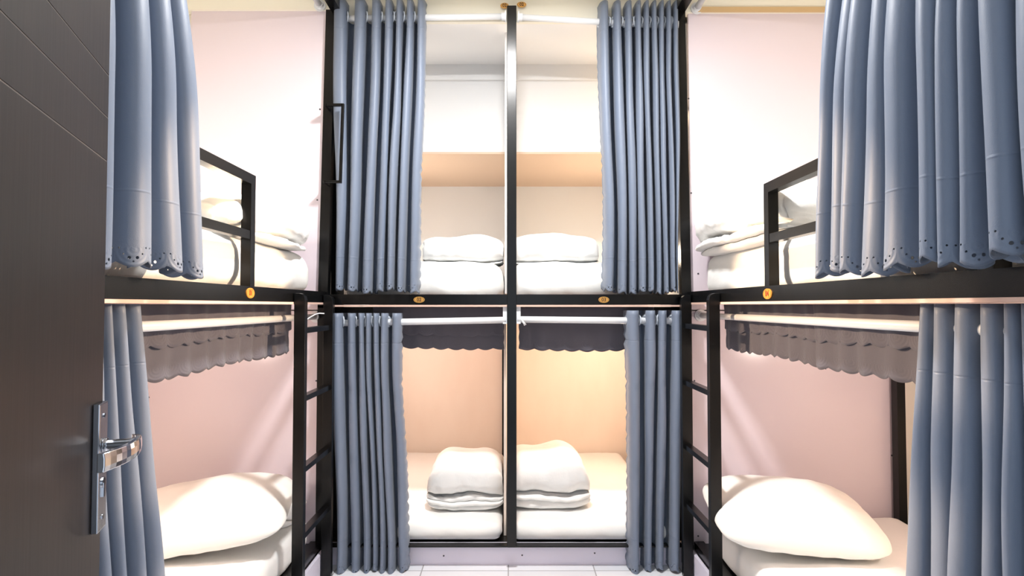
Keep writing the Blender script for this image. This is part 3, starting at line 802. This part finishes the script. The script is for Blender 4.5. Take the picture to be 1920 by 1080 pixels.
# ------------------------------------------------------------------ the open door
dE = 1.05
E = P(190, 870, dE); E = Vector((E.x, E.y, 0))
dv = Vector(((553 - VPX) / F * -1, -1, 0)).normalized()        # from the free edge towards the hinges
nv = Vector((-dv.y, dv.x, 0)) if (Vector((-dv.y, dv.x, 0))).x > 0 else Vector((dv.y, -dv.x, 0))
def dpt(s, z, o=0.0): return E + dv * s + nv * o + Vector((0, 0, z))
def dbox(bm, s0, s1, z0, z1, o0, o1):
    vs = [bm.verts.new(dpt(s, z, o)) for z in (z0, z1) for s, o in ((s0, o0), (s1, o0), (s1, o1), (s0, o1))]
    for f in ((3, 2, 1, 0), (4, 5, 6, 7), (0, 1, 5, 4), (1, 2, 6, 5), (2, 3, 7, 6), (3, 0, 4, 7)): bm.faces.new([vs[i] for i in f])
    bmesh.ops.recalc_face_normals(bm, faces=bm.faces[:])
zg = [P(200, 303, dE).z, P(202, 222, dE).z, P(205, 143, dE).z]
door = bpy.data.objects.new('door_1', None); COL.objects.link(door); door.location = E; struct(door, 'dark brown wooden door standing open at the left')
bm = bmesh.new(); dbox(bm, 0, .82, .01, 2.08, -.038, -.0008); obj('door_core', bm, M_GROOVE, door)
zz = [.01] + sorted(zg) + [2.08]
bm = bmesh.new()
for a, b in zip(zz, zz[1:]): dbox(bm, 0, .82, a + .0014, b - .0014, -.006, 0)
dbox(bm, -.0005, 0, .01, 2.08, -.040, -.0005); dbox(bm, 0, .82, .01, 2.08, -.042, -.038)
obj('door_leaf', bm, M_DOOR, door)
zc = (P(180, 757, dE - .04).z + P(180, 998, dE - .04).z) / 2; hp = (P(180, 757, dE - .04).z - P(180, 998, dE - .04).z)
bm = bmesh.new(); dbox(bm, .010, .056, zc - hp / 2, zc + hp / 2, 0, .011)
plate = obj('handle_plate', bm, M_STEEL, door, bevel=.002)
for zz_ in (zc + hp * .40, zc - hp * .40):
    bm = bmesh.new(); disc(bm, dpt(.033, zz_, .011), nv, .004, .0015, 14); sub('screw', bm, M_CHROME, plate)
zk = P(178, 905, dE - .03).z
bm = bmesh.new(); disc(bm, dpt(.033, zk, .011), nv, .009, .002, 20); dbox(bm, .030, .036, zk - .024, zk, .011, .0135); sub('keyhole', bm, M_CHROME, plate)
zh = P(200, 836, dE - .03).z
bm = bmesh.new(); disc(bm, dpt(.033, zh, .011), nv, .013, .006, 24); disc(bm, dpt(.033, zh, .011), nv, .0095, .056, 20)
# lever: flat blade bending back along the door
prev = None; sec = []
for i in range(15):
    t = i / 14
    if t < .25: s = .033 - .004 + t / .25 * .012; o = .056 + math.sin(t / .25 * math.pi / 2) * .008
    else: s = .041 + (t - .25) / .75 * .098; o = .064 - .030 * ((t - .25) / .75) ** 1.6 + .006 * math.sin((t - .25) / .75 * 3.14)
    h_ = .012 + .003 * t; z0 = zh + .004 - .010 * t
    th = .0045
    sec.append([bm.verts.new(dpt(s, z0 + dz, o + do)) for dz, do in ((-h_, -th), (-h_, th), (-h_ * .4, th * 1.3), (h_ * .4, th * 1.3), (h_, th), (h_, -th))])
for a, b in zip(sec, sec[1:]):
    for k in range(6): bm.faces.new((a[k], a[(k + 1) % 6], b[(k + 1) % 6], b[k]))
bm.faces.new(sec[0]); bm.faces.new(sec[-1][::-1]); bmesh.ops.recalc_face_normals(bm, faces=bm.faces[:])
o = obj('door_handle', bm, M_CHROME, door, bevel=.0012)
for f in o.data.polygons: f.use_smooth = False

# ------------------------------------------------------------------ groups of like things
GR = {'mattress': 'white mattresses on the bunks', 'duvet': 'folded white duvets on the beds', 'pillow': 'white pillows on the lower side bunks',
      'curtain': 'slate blue eyelet curtains around the bunks', 'curtain rod': 'white curtain rods', 'valance': 'charcoal scalloped valances under the beams',
      'bunk bed': 'black metal bunk frames'}
for o in bpy.data.objects:
    if 'category' in o and o['category'] in GR: o['group'] = GR[o['category']]
